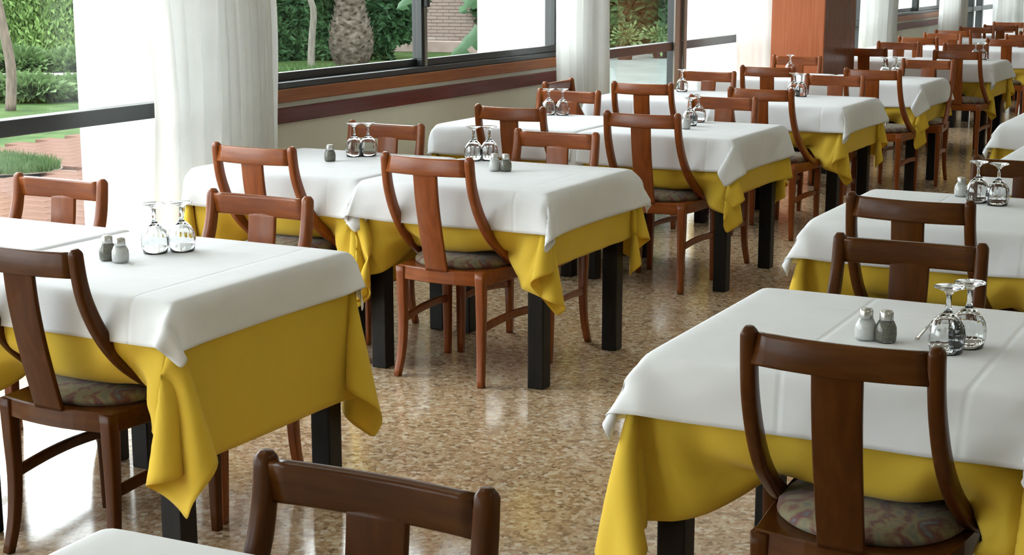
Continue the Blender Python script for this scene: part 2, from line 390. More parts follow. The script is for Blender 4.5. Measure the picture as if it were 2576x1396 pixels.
# ceiling lamps: recessed fluorescent troffers
TUBE = (.93, 1.0, .90)
emit_mat('tube_glow', TUBE, 5.0)
def ceiling_lamp(x, y, label):
    o = empty('ceiling_lamp', (x, y, HC), label=label, cat='lamp', group='ceiling lamps over the dining tables')
    box('housing', -.16, .16, -.62, .62, -.06, -.001, 'lamp_metal', o, .006)
    for s in (-.07, .07):
        bm = tube_bm([(s, -.57, -.078), (s, .57, -.078)], .014, 8); link('tube', mesh_of('tube', bm, True), 'tube_glow', o)
    ld = bpy.data.lights.new('lamp_light', 'AREA'); ld.shape = 'RECTANGLE'; ld.size = .3; ld.size_y = 1.2; ld.energy = LAMP_WATTS; ld.color = TUBE
    lo = bpy.data.objects.new('lamp_light', ld); C.objects.link(lo); lo.parent = o; lo.location = (0, 0, -.1)
k = 0
ordn = ['first', 'second', 'third', 'fourth', 'fifth', 'sixth', 'seventh', 'eighth', 'ninth', 'tenth']
for row, x in (('window-side', -2.2), ('middle', .6), ('inner', 3.2)):
    for i, y in enumerate((-1.2, 2.2, 5.6, 9.0, 12.4, 16.0, 20.0)):
        ceiling_lamp(x, y, 'fluorescent ceiling lamp, %s line, %s from the camera' % (row, ordn[i]))

# ------------------------------------------------------------------ curtains
def curtain(y0, y1, x, folds, amp, label, z0=.02, z1=2.66, seed=0, gather=0.0, tie=None, m='curtain_voile'):
    rg = random.Random(seed); nu, nv = folds*10, 26; vs = []; fs = []
    ph = [rg.uniform(0, 6.28) for _ in range(4)]
    for j in range(nv+1):
        v = j/nv; z = z0+(z1-z0)*v
        for i in range(nu+1):
            u = i/nu
            sq = 1-gather*math.exp(-((z-(tie or 1))/.35)**2)
            uu = .5+(u-.5)*sq
            y = y0+(y1-y0)*uu+.012*math.sin(5*z+ph[0])*(1-v)
            a = amp*(.65+.35*(1-v))
            ww = u+.05*math.sin(6.28*u+ph[1])+.012*math.sin(3*z+ph[2])
            dx = a*math.sin(2*math.pi*folds*ww)+.35*a*math.sin(2*math.pi*folds*2.3*ww+ph[3]+z*.6)
            vs.append((dx, y-(y0+y1)/2, z))
    W = nu+1
    for j in range(nv):
        for i in range(nu): fs.append((j*W+i, j*W+i+1, (j+1)*W+i+1, (j+1)*W+i))
    me = bpy.data.meshes.new('curtain_cloth'); me.from_pydata(vs, [], fs); smooth(me)
    root = empty('curtain', (x, (y0+y1)/2, 0), label=label, cat='curtain', group='white curtains along the window wall')
    link('curtain_cloth', me, m, root)
    rod = tube_bm([(0, -(y1-y0)/2-.05, 2.68), (0, (y1-y0)/2+.05, 2.68)], .012, 8); link('rail', mesh_of('rail', rod, True), 'frame_bronze', root)
    return root
curtain(5.13, 5.62, -4.36, 4, .06, 'bright white curtain hanging nearest the viewer, gathered in soft folds', seed=3, gather=.16, tie=.95, m='curtain_cotton')
curtain(5.57, 6.06, -4.41, 8, .020, 'ivory pleated curtain right beside the bright nearest curtain', seed=4)
curtain(9.20, 9.94, -4.42, 6, .04, 'white curtain between the wide sash window and the second glazed bay', seed=5, gather=.12, tie=.2)
curtain(12.72, 13.75, -4.42, 6, .04, 'white curtain just left of the wood-clad column', seed=6)
curtain(16.55, 18.02, -4.42, 9, .045, 'white curtain just right of the wood-clad column', seed=8)
curtain(20.30, 21.75, -4.42, 9, .04, 'white curtain right of the far small sash window', seed=9)
curtain(23.9, 26.2, -4.42, 12, .05, 'farthest white curtain at the top right corner', seed=10)

# ------------------------------------------------------------------ chair
def make_chair():
    root = empty('dining_chair', (0, 0, 0))
    X = Vector((1, 0, 0))
    # seat frame, bowed rear rail, flat front
    out = []
    nb = 10
    for i in range(nb+1):
        t = -1+2*i/nb; out.append((t*.190, -.196-.026*(1-t*t)))
    for (x, y) in ((.206, -.06), (.222, .12), (.226, .195), (.205, .214)): out.append((x, y))
    for (x, y) in ((-.205, .214), (-.226, .195), (-.222, .12), (-.206, -.06)): out.append((x, y))
    bm = bmesh.new(); rings = []
    for z, s in ((.387, .985), (.390, 1.0), (.437, 1.0), (.441, .985)): rings.append([bm.verts.new((x*s, y*s, z)) for x, y in out])
    for a, c in zip(rings, rings[1:]):
        for i in range(len(a)): bm.faces.new((a[i], a[(i+1) % len(a)], c[(i+1) % len(a)], c[i]))
    bm.faces.new(list(reversed(rings[0]))); bm.faces.new(rings[-1])
    link('seat_frame', mesh_of('seat_frame', bm), 'rail_wood', root)
    # cushion
    bm = bmesh.new(); rings = []
    n = 40
    def se(s, z):
        r = []
        for k in range(n):
            a = 2*math.pi*k/n; ca, sa = math.cos(a), math.sin(a); p = .62 if sa > 0 else .86
            x = .198*s*abs(ca)**p*(1 if ca > 0 else -1)*(1+.06*sa); y = .195*s*abs(sa)**p*(1 if sa > 0 else -1)
            r.append(bm.verts.new((x, y+.002, z)))
        return r
    for s, z in ((.95, .441), (1.0, .449), (.99, .459), (.93, .469), (.80, .476), (.55, .481), (.25, .483)): rings.append(se(s, z))
    for a, c in zip(rings, rings[1:]):
        for i in range(n): bm.faces.new((a[i], a[(i+1) % n], c[(i+1) % n], c[i]))
    bm.faces.new(rings[-1]); bm.faces.new(list(reversed(rings[0])))
    link('seat_cushion', mesh_of('seat_cushion', bm, True), 'seat_tapestry', root)
    # gondola posts
    for s in (-1, 1):
        pts = [(s*.182, -.285, .872), (s*.183, -.276, .80), (s*.185, -.258, .735), (s*.188, -.218, .655), (s*.193, -.160, .580), (s*.199, -.090, .520), (s*.205, -.005, .463), (s*.209, .075, .428)]
        path = catmull(pts, 4); m_ = len(path)
        sizes = [(.032, .034+.006*math.sin(math.pi*i/(m_-1))) for i in range(m_)]
        link('back_post', mesh_of('back_post', sweep(path, sizes, X, r=.010, cap=.014), True), 'chair_wood', root)
    # top rail, bowed
    path = []
    for i in range(13):
        t = -1+2*i/12; path.append((t*.170, -.283-.016*(1-t*t), .843-.002*(1-t*t)))
    link('top_rail', mesh_of('top_rail', sweep(path, [(.066, .022)]*13, (0, .12, 1), r=.007), True), 'rail_wood', root)
    # splat
    pts = [(0, -.298, .822), (0, -.290, .74), (0, -.272, .64), (0, -.245, .53), (0, -.219, .437)]
    path = catmull(pts, 4); m_ = len(path)
    link('splat', mesh_of('splat', sweep(path, [(.102-.006*i/(m_-1), .014) for i in range(m_)], X, r=.004), True), 'chair_wood', root)
    # legs
    for s in (-1, 1):
        pts = [(s*.176, -.192, .437), (s*.176, -.190, .33), (s*.175, -.188, .22), (s*.178, -.196, .10), (s*.188, -.215, .0)]
        path = catmull(pts, 3); m_ = len(path)
        link('leg', mesh_of('leg', sweep(path, [(.038-.012*i/(m_-1), .038-.012*i/(m_-1)) for i in range(m_)], X, r=.005), True), 'chair_wood', root)
        pts = [(s*.203, .190, .40), (s*.203, .190, .2), (s*.203, .192, .0)]
        path = catmull(pts, 3); m_ = len(path)
        link('leg', mesh_of('leg', sweep(path, [(.038-.013*i/(m_-1), .038-.013*i/(m_-1)) for i in range(m_)], X, r=.005), True), 'chair_wood', root)
        pts = [(s*.177, -.185, .222), (s*.186, -.06, .236), (s*.195, .06, .240), (s*.203, .185, .234)]
        link('stretcher', mesh_of('stretcher', sweep(catmull(pts, 3), [(.018, .030)]*10, X, r=.005), True), 'chair_wood', root)
    return root
CH = make_chair()
first = [True]
def use_dark_wood(o):  # switches a chair's wooden parts to the darker wood materials
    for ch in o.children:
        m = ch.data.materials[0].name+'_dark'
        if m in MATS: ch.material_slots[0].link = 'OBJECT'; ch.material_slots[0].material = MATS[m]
def chair(x, ytop, facing, label, group, rz=0, dark=False):
    """x, ytop: where the middle of the top rail stands; facing +1 = towards +Y (back to the viewer)"""
    o = CH if first[0] else copy_tree(CH); first[0] = False
    ang = (0 if facing > 0 else math.pi)+R(rz)
    off = Matrix.Rotation(ang, 3, 'Z') @ Vector((0, -.288, 0))
    o.location = (x-off.x, ytop-off.y, 0); o.rotation_euler = (0, 0, ang)
    tag(o, label, 'chair', group)
    for ch in o.children: ch.material_slots[0].link = 'DATA'
    if dark: use_dark_wood(o)
    return o

# ------------------------------------------------------------------ table and cloths
TZ = .744
def make_table():
    root = empty('dining_table', (0, 0, 0))
    box('tabletop', -.394, .394, -.388, .388, TZ-.03, TZ-.001, 'table_wood', root, .010)
    for s in (-1, 1):
        box('apron', -.33, .33, s*.355-.011, s*.355+.011, TZ-.11, TZ-.03, 'table_wood', root)
        box('apron', s*.361-.011, s*.361+.011, -.325, .325, TZ-.11, TZ-.03, 'table_wood', root)
        for t in (-1, 1): box('leg', s*.347-.033, s*.347+.033, t*.341-.033, t*.341+.033, 0, TZ-.031, 'table_wood', root, .004)
    return root
TB = make_table(); tfirst = [True]
# ------------------------------------------------------------------ draping the cloths: a small cloth solver
HXT, HYT, APRON = .400, .394, -.115
POST_Z = np.array([-.33, -.30, -.24, -.18, -.105, -.025, .04, .12])
POST_Y = np.array([.075, -.005, -.090, -.160, -.218, -.258, -.276, -.285])
DRAPES = [  # name, size of yellow, its offset, size of white, its offset, neighbour side, near chair (x, shift), far chair (x, shift)
    ('left_front', 1.50, (.080, .005), 1.05, (-.005, .015), -1, (.007, .0), (.0, .0)),
    ('aisle', 1.50, (-.075, -.012), 1.07, (.025, -.01), -1, (-.03, .0), (.02, .0)),
    ('aisle_loose', 1.49, (-.075, .0), 1.08, (.03, -.012), -1, (.01, -.05), (.03, .0)),
    ('single', 1.50, (-.02, -.01), 1.08, (-.02, .01), 0, (.08, -.03), (-.06, .0)),
    ('window', 1.46, (.0, .0), 1.08, (.0, -.01), 1, (.03, .0), (.0, .0)),
]
def drape_all(steps=130, iters=15):
    V = len(DRAPES); f4 = np.float32
    sh = lambda a: np.array(a, f4).reshape(V, 1, 1)
    neigh = sh([d[5] for d in DRAPES])
    ncx, nsy = sh([d[6][0] for d in DRAPES]), sh([d[6][1] for d in DRAPES])
    fcx, fsy = sh([d[7][0] for d in DRAPES]), sh([d[7][1] for d in DRAPES])
    rngd = np.random.default_rng(4); ph = rngd.uniform(0, 6.28, (8, V, 1, 1)).astype(f4)
    def lines(half, size, off, cells):
        # cloth threads: fine at the hanging flaps, a pair of threads on each side of the table edge
        e = .005; lo, hi = off-size/2, off+size/2
        return np.concatenate([np.linspace(lo, -half-e, cells+1), np.linspace(-half+e, half-e, 17), np.linspace(half+e, hi, cells+1)])
    def rest_grid(size, off, cells):
        X, Y = [], []
        for sz, o in zip(size, off):
            gx, gy = np.meshgrid(lines(HXT, sz, o[0], cells), lines(HYT, sz, o[1], cells), indexing='ij'); X.append(gx); Y.append(gy)
        return np.array(X, f4), np.array(Y, f4)
    def springs(X, Y, bend, shear):
        n = X.shape[1]; h = 0; S = slice; out = []
        for s in (0, 1):
            k = (n-s)//2
            out.append(((S(s, s+2*k-1, 2), S(None)), (S(s+1, s+2*k, 2), S(None)), h, 1.0))
            out.append(((S(None), S(s, s+2*k-1, 2)), (S(None), S(s+1, s+2*k, 2)), h, 1.0))
        for s in (0, 1):
            m = n-1; k = len(range(s, m, 2))
            a0 = S(s, s+2*k-1, 2); a1 = S(s+1, s+2*k, 2)
            out.append(((a0, S(0, n-1)), (a1, S(1, n)), h, shear)); out.append(((a1, S(0, n-1)), (a0, S(1, n)), h, shear))
        for s in range(4):
            ii = np.arange(s, n-2, 4)
            if len(ii):
                e = ii[-1]+1
                out.append(((S(s, e, 4), S(None)), (S(s+2, e+2, 4), S(None)), 2*h, bend)); out.append(((S(None), S(s, e, 4)), (S(None), S(s+2, e+2, 4)), 2*h, bend))
        return [(a, b, np.sqrt((X[(S_,)+a]-X[(S_,)+b])**2+(Y[(S_,)+a]-Y[(S_,)+b])**2), k) for a, b, l, k in out]
    def solve(Q, sp):
        for a, b, l, k in sp:
            A = Q[(S_, S_)+a]; B = Q[(S_, S_)+b]
            d = B-A; n = np.sqrt((d*d).sum(0)); np.maximum(n, 1e-6, out=n)
            d *= ((n-l)/n*(.5*k))[None]
            A += d; B -= d
    S_ = slice(None)
    def collide(Q, t):
        x, y, z = Q
        r = .006
        # table top and apron as one rounded slab
        ax, ay = np.abs(x), np.abs(y)
        dx, dy, dz = ax-(HXT-r), ay-(HYT-r), z+r
        m = (dx < r+t) & (dy < r+t) & (dz < r+t) & (z > APRON)
        if m.any():
            ex, ey, ez = np.maximum(dx[m], 0), np.maximum(dy[m], 0), np.maximum(dz[m], 0)
            L = np.sqrt(ex*ex+ey*ey+ez*ez); inside = L < 1e-6
            dd = np.stack([dx[m], dy[m], dz[m]]); am = dd.argmax(0)
            for c in range(3):
                q = inside & (am == c); (ex, ey, ez)[c][q] = 1e-3
            sd = np.where(inside, dd.max(0), L)-(r+t); L = np.sqrt(ex*ex+ey*ey+ez*ez)
            pen = np.where(sd < 0, -sd, 0)/L
            xm, ym, zm = x[m], y[m], z[m]
            x[m] = xm+np.sign(xm)*ex*pen; y[m] = ym+np.sign(ym)*ey*pen; z[m] = zm+ez*pen
        # legs keep the cloth out near the corners
        LG = .004
        leg = (z <= APRON) & (np.abs(x) > HXT-.11) & (np.abs(y) > HYT-.11) & (np.abs(x) < HXT+LG) & (np.abs(y) < HYT+LG)
        if leg.any():
            gx = HXT+LG-np.abs(x[leg]); gy = HYT+LG-np.abs(y[leg]); usex = gx < gy
            x[leg] = np.where(usex, np.sign(x[leg])*(HXT+LG), x[leg]); y[leg] = np.where(usex, y[leg], np.sign(y[leg])*(HYT+LG))
        # neighbouring table
        lim = HXT+.016+t*.6
        for s in (-1, 1):
            m = (neigh == s) & (np.abs(y) < HYT-.03) & (s*x > lim) & (z < -.03)
            x[m] = s*lim
        # chairs pushed in on the near and far side
        for s, cx, shf in ((-1, ncx, nsy), (1, fcx, fsy)):
            cy = s*(HYT-.145)+s*0 - (shf if s > 0 else -shf)*0 + s*(-shf if s < 0 else shf)
            lx = x-cx; ly = -(y-cy)*s            # chair frame: front (+) towards the table middle
            # seat cushion
            m = (np.abs(lx) < .225) & (ly > -.215) & (ly < .215) & (z < -.262+t) & (z > -.36)
            if m.any(): z[m] = np.minimum(z[m]+.012, -.262+t)
            # posts
            ylim = np.interp(z, POST_Z, POST_Y).astype(f4)+.026+t
            m = (np.abs(np.abs(lx)-.19) < .040) & (z < -.03) & (z > -.33) & (ly < ylim) & (ly > ylim-.16)
            if m.any():
                tgt = cy+np.zeros_like(y)-s*ylim
                y[m] = tgt[m]
            # splat
            yl = np.interp(z, [-.32, -.1, .1], [-.200, -.255, -.28]).astype(f4)+t
            m = (np.abs(lx) < .075) & (z < -.03) & (z > -.33) & (ly < yl) & (ly > yl-.12)
            if m.any():
                tgt = cy+np.zeros_like(y)-s*yl
                y[m] = tgt[m]
    def run(Q, X, Y, bend, shear, t, steps, iters, wind, settle, under=None):
        sp = springs(X, Y, bend, shear); speed = np.zeros_like(Q); dt = f4(1/60.)
        top = (np.abs(X) < HXT-.02) & (np.abs(Y) < HYT-.02)
        ax_ = np.clip(X, -HXT, HXT); ay_ = np.clip(Y, -HYT, HYT); anc = np.stack([ax_, ay_, np.full_like(X, t)]); far = np.sqrt((X-ax_)**2+(Y-ay_)**2)*f4(1.005)+f4(.006)
        for st in range(steps):
            speed *= f4(.97 if st < settle else .86)
            speed[2] -= f4(9.8)*dt
            if wind and 4 < st < settle:
                w = f4(st*.16)
                speed[0] += dt*wind*(1.2*np.sin(7*Y+w+ph[0])+.7*np.sin(21*Y+ph[1]))
                speed[1] += dt*wind*(1.2*np.sin(7*X-w+ph[2])+.7*np.sin(19*X+ph[3]))
            spd = np.sqrt((speed*speed).sum(0)); speed *= np.minimum(1, 2.6/np.maximum(spd, 1e-6))
            P = Q.copy(); Q += speed*dt
            for it in range(iters):
                solve(Q, sp)
                d = Q-anc; n_ = np.sqrt((d*d).sum(0)); d *= np.minimum(1, far/np.maximum(n_, 1e-6)); Q[:] = anc+d
                if it % 3 == 2 or it == iters-1:
                    collide(Q, t)
                    if under is not None: under(Q)
                    Q[0][top] = X[top]; Q[1][top] = Y[top]; Q[2][top] = t
            speed = (Q-P)/dt
        return Q
    X, Y = rest_grid([d[1] for d in DRAPES], [d[2] for d in DRAPES], 11)
    Q = np.stack([X, Y, np.full_like(X, .004)])
    Q = run(Q, X, Y, .03, .18, f4(.004), steps, iters, f4(1.0), int(steps*.6))
    ny = X.shape[1]
    # outer envelope of the draped yellow cloth: largest radius by bearing and height
    NB, NZ, Z0, DZ = 288, 30, -.30, .0105
    env = np.zeros((V, NB+1, NZ+1), f4)
    for p in np.linspace(0, 1, 5):
        for q in np.linspace(0, 1, 5):
            P = (Q[:, :, :-1, :-1]*(1-p)*(1-q)+Q[:, :, 1:, :-1]*p*(1-q)+Q[:, :, :-1, 1:]*(1-p)*q+Q[:, :, 1:, 1:]*p*q)
            rad = np.sqrt(P[0]**2+P[1]**2); bi = ((np.arctan2(P[1], P[0])+np.pi)/(2*np.pi)*NB).astype(int) % NB
            zi = np.floor((P[2]-Z0)/DZ).astype(int); ok = (zi >= 0) & (zi <= NZ)
            vi = np.arange(V).reshape(V, 1, 1)+np.zeros_like(bi)
            np.maximum.at(env, (vi[ok], bi[ok], zi[ok]), rad[ok])
    env[:, NB] = env[:, 0]
    wide = env.copy()
    for sft in (-1, 1):
        wide[:, :NB] = np.maximum(wide[:, :NB], np.roll(env[:, :NB], sft, 1))
    wide[:, :, 1:] = np.maximum(wide[:, :, 1:], wide[:, :, :-1]); env = wide
    def under(P):
        rad = np.sqrt(P[0]**2+P[1]**2); bi = ((np.arctan2(P[1], P[0])+np.pi)/(2*np.pi)*NB).astype(int) % NB
        zi = np.clip(np.floor((P[2]-Z0)/DZ).astype(int), 0, NZ)
        need = env[np.arange(V).reshape(V, 1, 1)+np.zeros_like(bi), bi, zi]+f4(.006)
        m = (rad < need) & (P[2] < -.010)
        k = np.where(m, need/np.maximum(rad, 1e-6), 1)
        P[0] *= k; P[1] *= k
    XW_, YW_ = rest_grid([d[3] for d in DRAPES], [d[4] for d in DRAPES], 6)
    W = np.stack([XW_, YW_, np.full_like(XW_, .012)]).astype(f4)
    W = run(W, XW_, YW_, .04, .20, f4(.010), 90, 11, f4(.4), 50, under)
    return {d[0]: (Q[:, k].transpose(1, 2, 0), W[:, k].transpose(1, 2, 0)) for k, d in enumerate(DRAPES)}

DRAPED = drape_all()
CM = {}
def cloth_mesh(var, sub, mirror):
    kk = (var, sub, mirror)
    if kk in CM: return CM[kk]
    v = DRAPED[var][sub].copy(); n = v.shape[0]
    if mirror: v[..., 0] *= -1; v = v[::-1]
    idx = np.arange(n*n).reshape(n, n)
    f = np.stack([idx[:-1, :-1], idx[1:, :-1], idx[1:, 1:], idx[:-1, 1:]], -1).reshape(-1, 4)
    me = bpy.data.meshes.new('draped_cloth'); me.from_pydata(v.reshape(-1, 3).tolist(), [], f.tolist()); smooth(me)
    CM[kk] = me; return me
def table(x, y0, var, desc, group, mirror=False, rz=0):
    """x = left edge .. x+.8, y0 = near edge"""
    o = TB if tfirst[0] else copy_tree(TB); tfirst[0] = False
    cx, cy = x+.40, y0+.394
    o.location = (cx, cy, 0); o.rotation_euler = (0, 0, R(rz)); tag(o, 'square dark-legged dining table, '+desc, 'table', group)
    for nm, lab, m, sub in (('yellow_undercloth', 'long yellow undercloth on table, ', 'yellow_cotton', 0), ('white_tablecloth', 'short white tablecloth laid over the yellow one, ', 'white_linen', 1)):
        q = link(nm, cloth_mesh(var, sub, mirror), m)
        q.location = (cx, cy, TZ+.001); q.rotation_euler = (0, 0, R(rz))
        tag(q, lab+desc, 'tablecloth', 'white tablecloths' if sub else 'yellow undercloths')
        md = q.modifiers.new('sub', 'SUBSURF'); md.levels = 1; md.render_levels = 1
        sd = q.modifiers.new('thick', 'SOLIDIFY'); sd.thickness = .0012; sd.offset = 1
    return cx, cy
TOPZ = TZ+.013

# ------------------------------------------------------------------ glasses, shakers, cutlery
def make_glass():
    root = empty('upturned_goblet', (0, 0, 0))
    # rim down on the cloth, foot on top; wall has thickness
    prof = [(.0325, .0), (.0342, .0), (.0385, .022), (.0395, .040), (.036, .058), (.027, .074), (.015, .085), (.007, .092), (.0055, .105), (.0055, .128), (0, .129)]
    inn = [(0, .084), (.012, .081), (.0252, .071), (.0342, .056), (.0377, .040), (.0367, .022), (.0325, .0)]
    bm = lathe(inn+prof, 48); bmesh.ops.remove_doubles(bm, verts=bm.verts, dist=1e-5)
    for v in bm.verts:                      # cut flutes on the outside of the bowl
        a = math.atan2(v.co.y, v.co.x); r_ = math.hypot(v.co.x, v.co.y)
        if r_ > .01 and .01 < v.co.z < .085:
            k = 1+.018*math.sin(16*a+v.co.z*40)*math.sin(math.pi*min(1, (v.co.z-.01)/.07))
            if r_ > np.interp(v.co.z, [.0, .022, .040, .057, .072, .082], [.0333, .0375, .0386, .0351, .0262, .0135]): v.co.x *= k; v.co.y *= k
    link('bowl_and_stem', mesh_of('bowl_and_stem', bm, True), 'goblet_glass', root)
    bm = lathe([(.0055, .124), (.010, .133), (.024, .140), (.033, .1425), (.0335, .144), (.031, .1455), (0, .1455)], 28); link('foot', mesh_of('foot', bm, True), 'goblet_glass', root)
    return root
def make_shaker(kind):
    root = empty(kind+'_shaker', (0, 0, 0))
    bm = lathe([(0, 0), (.020, 0), (.0235, .004), (.0245, .018), (.0235, .034), (.018, .046), (.0145, .051), (.0145, .054)], 20)
    link('jar', mesh_of('jar', bm, True), 'goblet_glass', root)
    bm = lathe([(0, .004), (.019, .004), (.0215, .010), (.0222, .02), (.0210, .033), (.0165, .043), (0, .044)], 20)
    link(kind, mesh_of(kind, bm, True), kind, root)
    bm = lathe([(.0150, .050), (.0156, .052), (.0152, .066), (.013, .070), (0, .0715)], 20)
    link('cap', mesh_of('cap', bm, True), 'shaker_cap', root)
    return root
GP, SP, PP = make_glass(), make_shaker('salt'), make_shaker('pepper')
used = {}
def put(proto, x, y, label, cat, group, z=None):
    o = proto if proto.name not in used else copy_tree(proto); used[proto.name] = 1
    o.location = (x, y, TOPZ if z is None else z); o.rotation_euler = (0, 0, random.uniform(0, 6))
    tag(o, label, cat, group); return o
def goblets(pts, desc):
    side = ['left', 'right'] if len(pts) == 2 else ['only']
    for (x, y), s in zip(pts, side): put(GP, x, y, 'upturned stemmed glass, %s one of the set %s' % (s, desc) if s != 'only' else 'single upturned stemmed glass '+desc, 'glass', 'upturned glasses on the tables')
def shakers(salt, pepper, desc):
    if salt: put(SP, salt[0], salt[1], 'glass salt shaker with metal cap '+desc, 'shaker', 'salt and pepper shakers')
    if pepper: put(PP, pepper[0], pepper[1], 'glass pepper shaker with metal cap '+desc, 'shaker', 'salt and pepper shakers')

# ------------------------------------------------------------------ laying out the rows
XA, XB = -3.297, -4.125            # left edges of the aisle-side and window-side tables
ROWS = [('first', 2.976, 'left_front'), ('second', 5.08, 'aisle'), ('third', 7.09, 'aisle_loose'), ('fourth', 9.0, 'aisle'), ('fifth', 10.95, 'aisle_loose'),
        ('sixth', 13.45, 'aisle'), ('seventh', 15.56, 'aisle_loose'), ('eighth', 17.35, 'aisle'), ('ninth', 19.05, 'aisle')]
# per row: near/far chair (x, y of the top rail) for aisle table and window table
CHA = {'first': ((-2.89, 2.87), (-2.895, 3.885)), 'second': ((-2.93, 4.955), (-2.88, 5.96)), 'third': ((-2.885, 6.90), (-2.86, 7.97)),
       'fourth': ((-2.865, 8.60), (-2.79, 9.86)), 'fifth': ((-2.725, 10.53), (-2.64, 11.80)), 'sixth': ((-2.70, 13.10), (-2.88, 14.32)),
       'seventh': ((-2.72, 15.42), (-2.72, 16.42)), 'eighth': ((-2.72, 17.2), (-2.72, 18.22)), 'ninth': ((-2.75, 18.92), (-2.75, 19.93))}
CHB = {'first': (None, (-3.715, 3.89)), 'second': ((-3.70, 4.93), (-3.71, 5.93)), 'third': ((-3.605, 6.92), (-3.78, 7.98)),
       'fourth': ((-3.63, 8.68), (-3.65, 9.86)), 'fifth': ((-3.445, 10.48), (-3.645, 11.80)), 'sixth': ((-3.50, 13.22), (-3.49, 14.37)),
       'seventh': ((-3.56, 15.42), (-3.54, 16.42)), 'eighth': ((-3.60, 17.2), (-3.55, 18.22)), 'ninth': ((-3.42, 18.92), (-3.5, 19.93))}
for nm, y, va in ROWS:
    for side, x, v, ch in (('aisle-side', XA, va, CHA), ('window-side', XB, 'window', CHB)):
        d = '%s, %s row from the front' % (side, nm)
        table(x, y, v, d, 'left-hand dining tables')
        near, far = ch[nm]
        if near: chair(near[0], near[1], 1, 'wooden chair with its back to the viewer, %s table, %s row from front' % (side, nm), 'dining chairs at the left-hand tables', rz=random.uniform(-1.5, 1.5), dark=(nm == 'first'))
        if far: chair(far[0], far[1], -1, 'wooden chair facing the viewer, beyond %s table, %s row from front' % (side, nm), 'dining chairs at the left-hand tables', rz=random.uniform(-1.5, 1.5))
# spare chair with its back along the window wall
chair(-4.16, 8.62, 1, 'spare wooden chair standing sideways against the dado below the sash window', 'dining chairs at the left-hand tables', rz=-90)
# right-hand line of tables
RT = [('nearest', -1.545, .912, 'single', 2.0), ('second', -1.249, 3.044, 'single', 0), ('third', -1.465, 4.97, 'single', 0), ('fourth', -1.215, 6.78, 'single', 0), ('fifth', -1.50, 8.48, 'single', 0)]
for nm, x, y, v, rz in RT: table(x, y, v, 'right-hand line, %s from the viewer' % nm, 'right-hand dining tables', rz=rz)
GR = 'dining chairs at the right-hand tables'
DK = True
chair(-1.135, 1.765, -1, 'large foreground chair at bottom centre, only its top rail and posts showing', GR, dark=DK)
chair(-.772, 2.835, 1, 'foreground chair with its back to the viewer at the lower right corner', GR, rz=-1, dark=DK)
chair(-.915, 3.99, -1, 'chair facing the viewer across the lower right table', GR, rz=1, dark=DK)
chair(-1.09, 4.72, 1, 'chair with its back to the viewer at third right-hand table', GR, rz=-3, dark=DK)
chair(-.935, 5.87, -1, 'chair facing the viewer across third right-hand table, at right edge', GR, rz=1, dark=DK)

# tableware
goblets([(-.675, 3.33), (-.645, 3.40)], 'on the right foreground table')
shakers((-.86, 3.365), (-.815, 3.365), 'on the right foreground table')
goblets([(-2.965, 3.47), (-2.915, 3.53)], 'on the left foreground table')
put(PP, -3.01, 3.32, 'glass pepper shaker on the left foreground table', 'shaker', 'salt and pepper shakers')
put(SP, -2.955, 3.31, 'glass salt shaker on the left foreground table', 'shaker', 'salt and pepper shakers')
goblets([(-3.60, 3.30)], 'cut by the left edge of the photo')
goblets([(-3.19, 5.79), (-3.135, 5.83)], 'on aisle-side table, second row')
shakers((-2.95, 5.53), (-2.905, 5.54), 'on aisle-side table, second row')
goblets([(-3.72, 5.68), (-3.675, 5.72)], 'on window-side table, second row')
shakers(None, (-3.72, 5.49), 'on window-side table, second row')
goblets([(-3.81, 7.78), (-3.735, 7.80)], 'on window-side table, third row')
goblets([(-2.90, 7.58), (-2.93, 7.78)], 'on aisle-side table, third row')
shakers((-2.86, 7.42), None, 'on aisle-side table, third row')
goblets([(-3.74, 9.62)], 'on window-side table, fourth row')
goblets([(-2.99, 9.63), (-2.93, 9.60)], 'on aisle-side table, fourth row')
goblets([(-3.62, 11.55)], 'on window-side table, fifth row')
goblets([(-2.83, 11.60), (-2.90, 11.56)], 'on aisle-side table, fifth row')
goblets([(-2.74, 14.05), (-2.68, 14.08)], 'on aisle-side table, sixth row')
goblets([(-1.05, 5.56), (-.975, 5.53)], 'on third right-hand table')
shakers((-1.13, 5.68), None, 'on third right-hand table')
def fork(x, y, rz, label):
    root = empty('fork', (x, y, TOPZ), R(rz), label, 'fork')
    hp = [(0, -.10, .004), (0, -.05, .007), (0, 0, .010), (0, .03, .007)]
    link('handle', mesh_of('handle', sweep(catmull(hp, 3), [(.012-.006*min(1, i/7), .0025) for i in range(10)], (1, 0, 0), r=.001), True), 'cutlery_steel', root)
    link('neck', mesh_of('neck', sweep([(0, .028, .007), (0, .045, .004), (0, .058, .003)], [(.006, .0025), (.018, .002), (.022, .002)], (1, 0, 0), r=.001), True), 'cutlery_steel', root)
    for k in range(4):
        xx = -.009+.006*k
        link('tine', mesh_of('tine', sweep([(xx, .056, .003), (xx, .08, .003), (xx, .10, .006)], [(.0035, .002), (.003, .002), (.0015, .0015)], (1, 0, 0), r=.0007), True), 'cutlery_steel', root)
fork(-.755, 3.50, 0, 'steel fork beside the pepper shaker on the right foreground table')

# ------------------------------------------------------------------ garden outside
rg = np.random.default_rng(3)
GZ = -.10
box('ground_lawn', -60, XW-.14, -30, 70, GZ-.3, GZ-.04, 'lawn', kind='structure')
ter = box('terrace', -11.1, XW-.14, -6, 15.6, GZ-.2, GZ-.03, 'mortar', kind='structure')
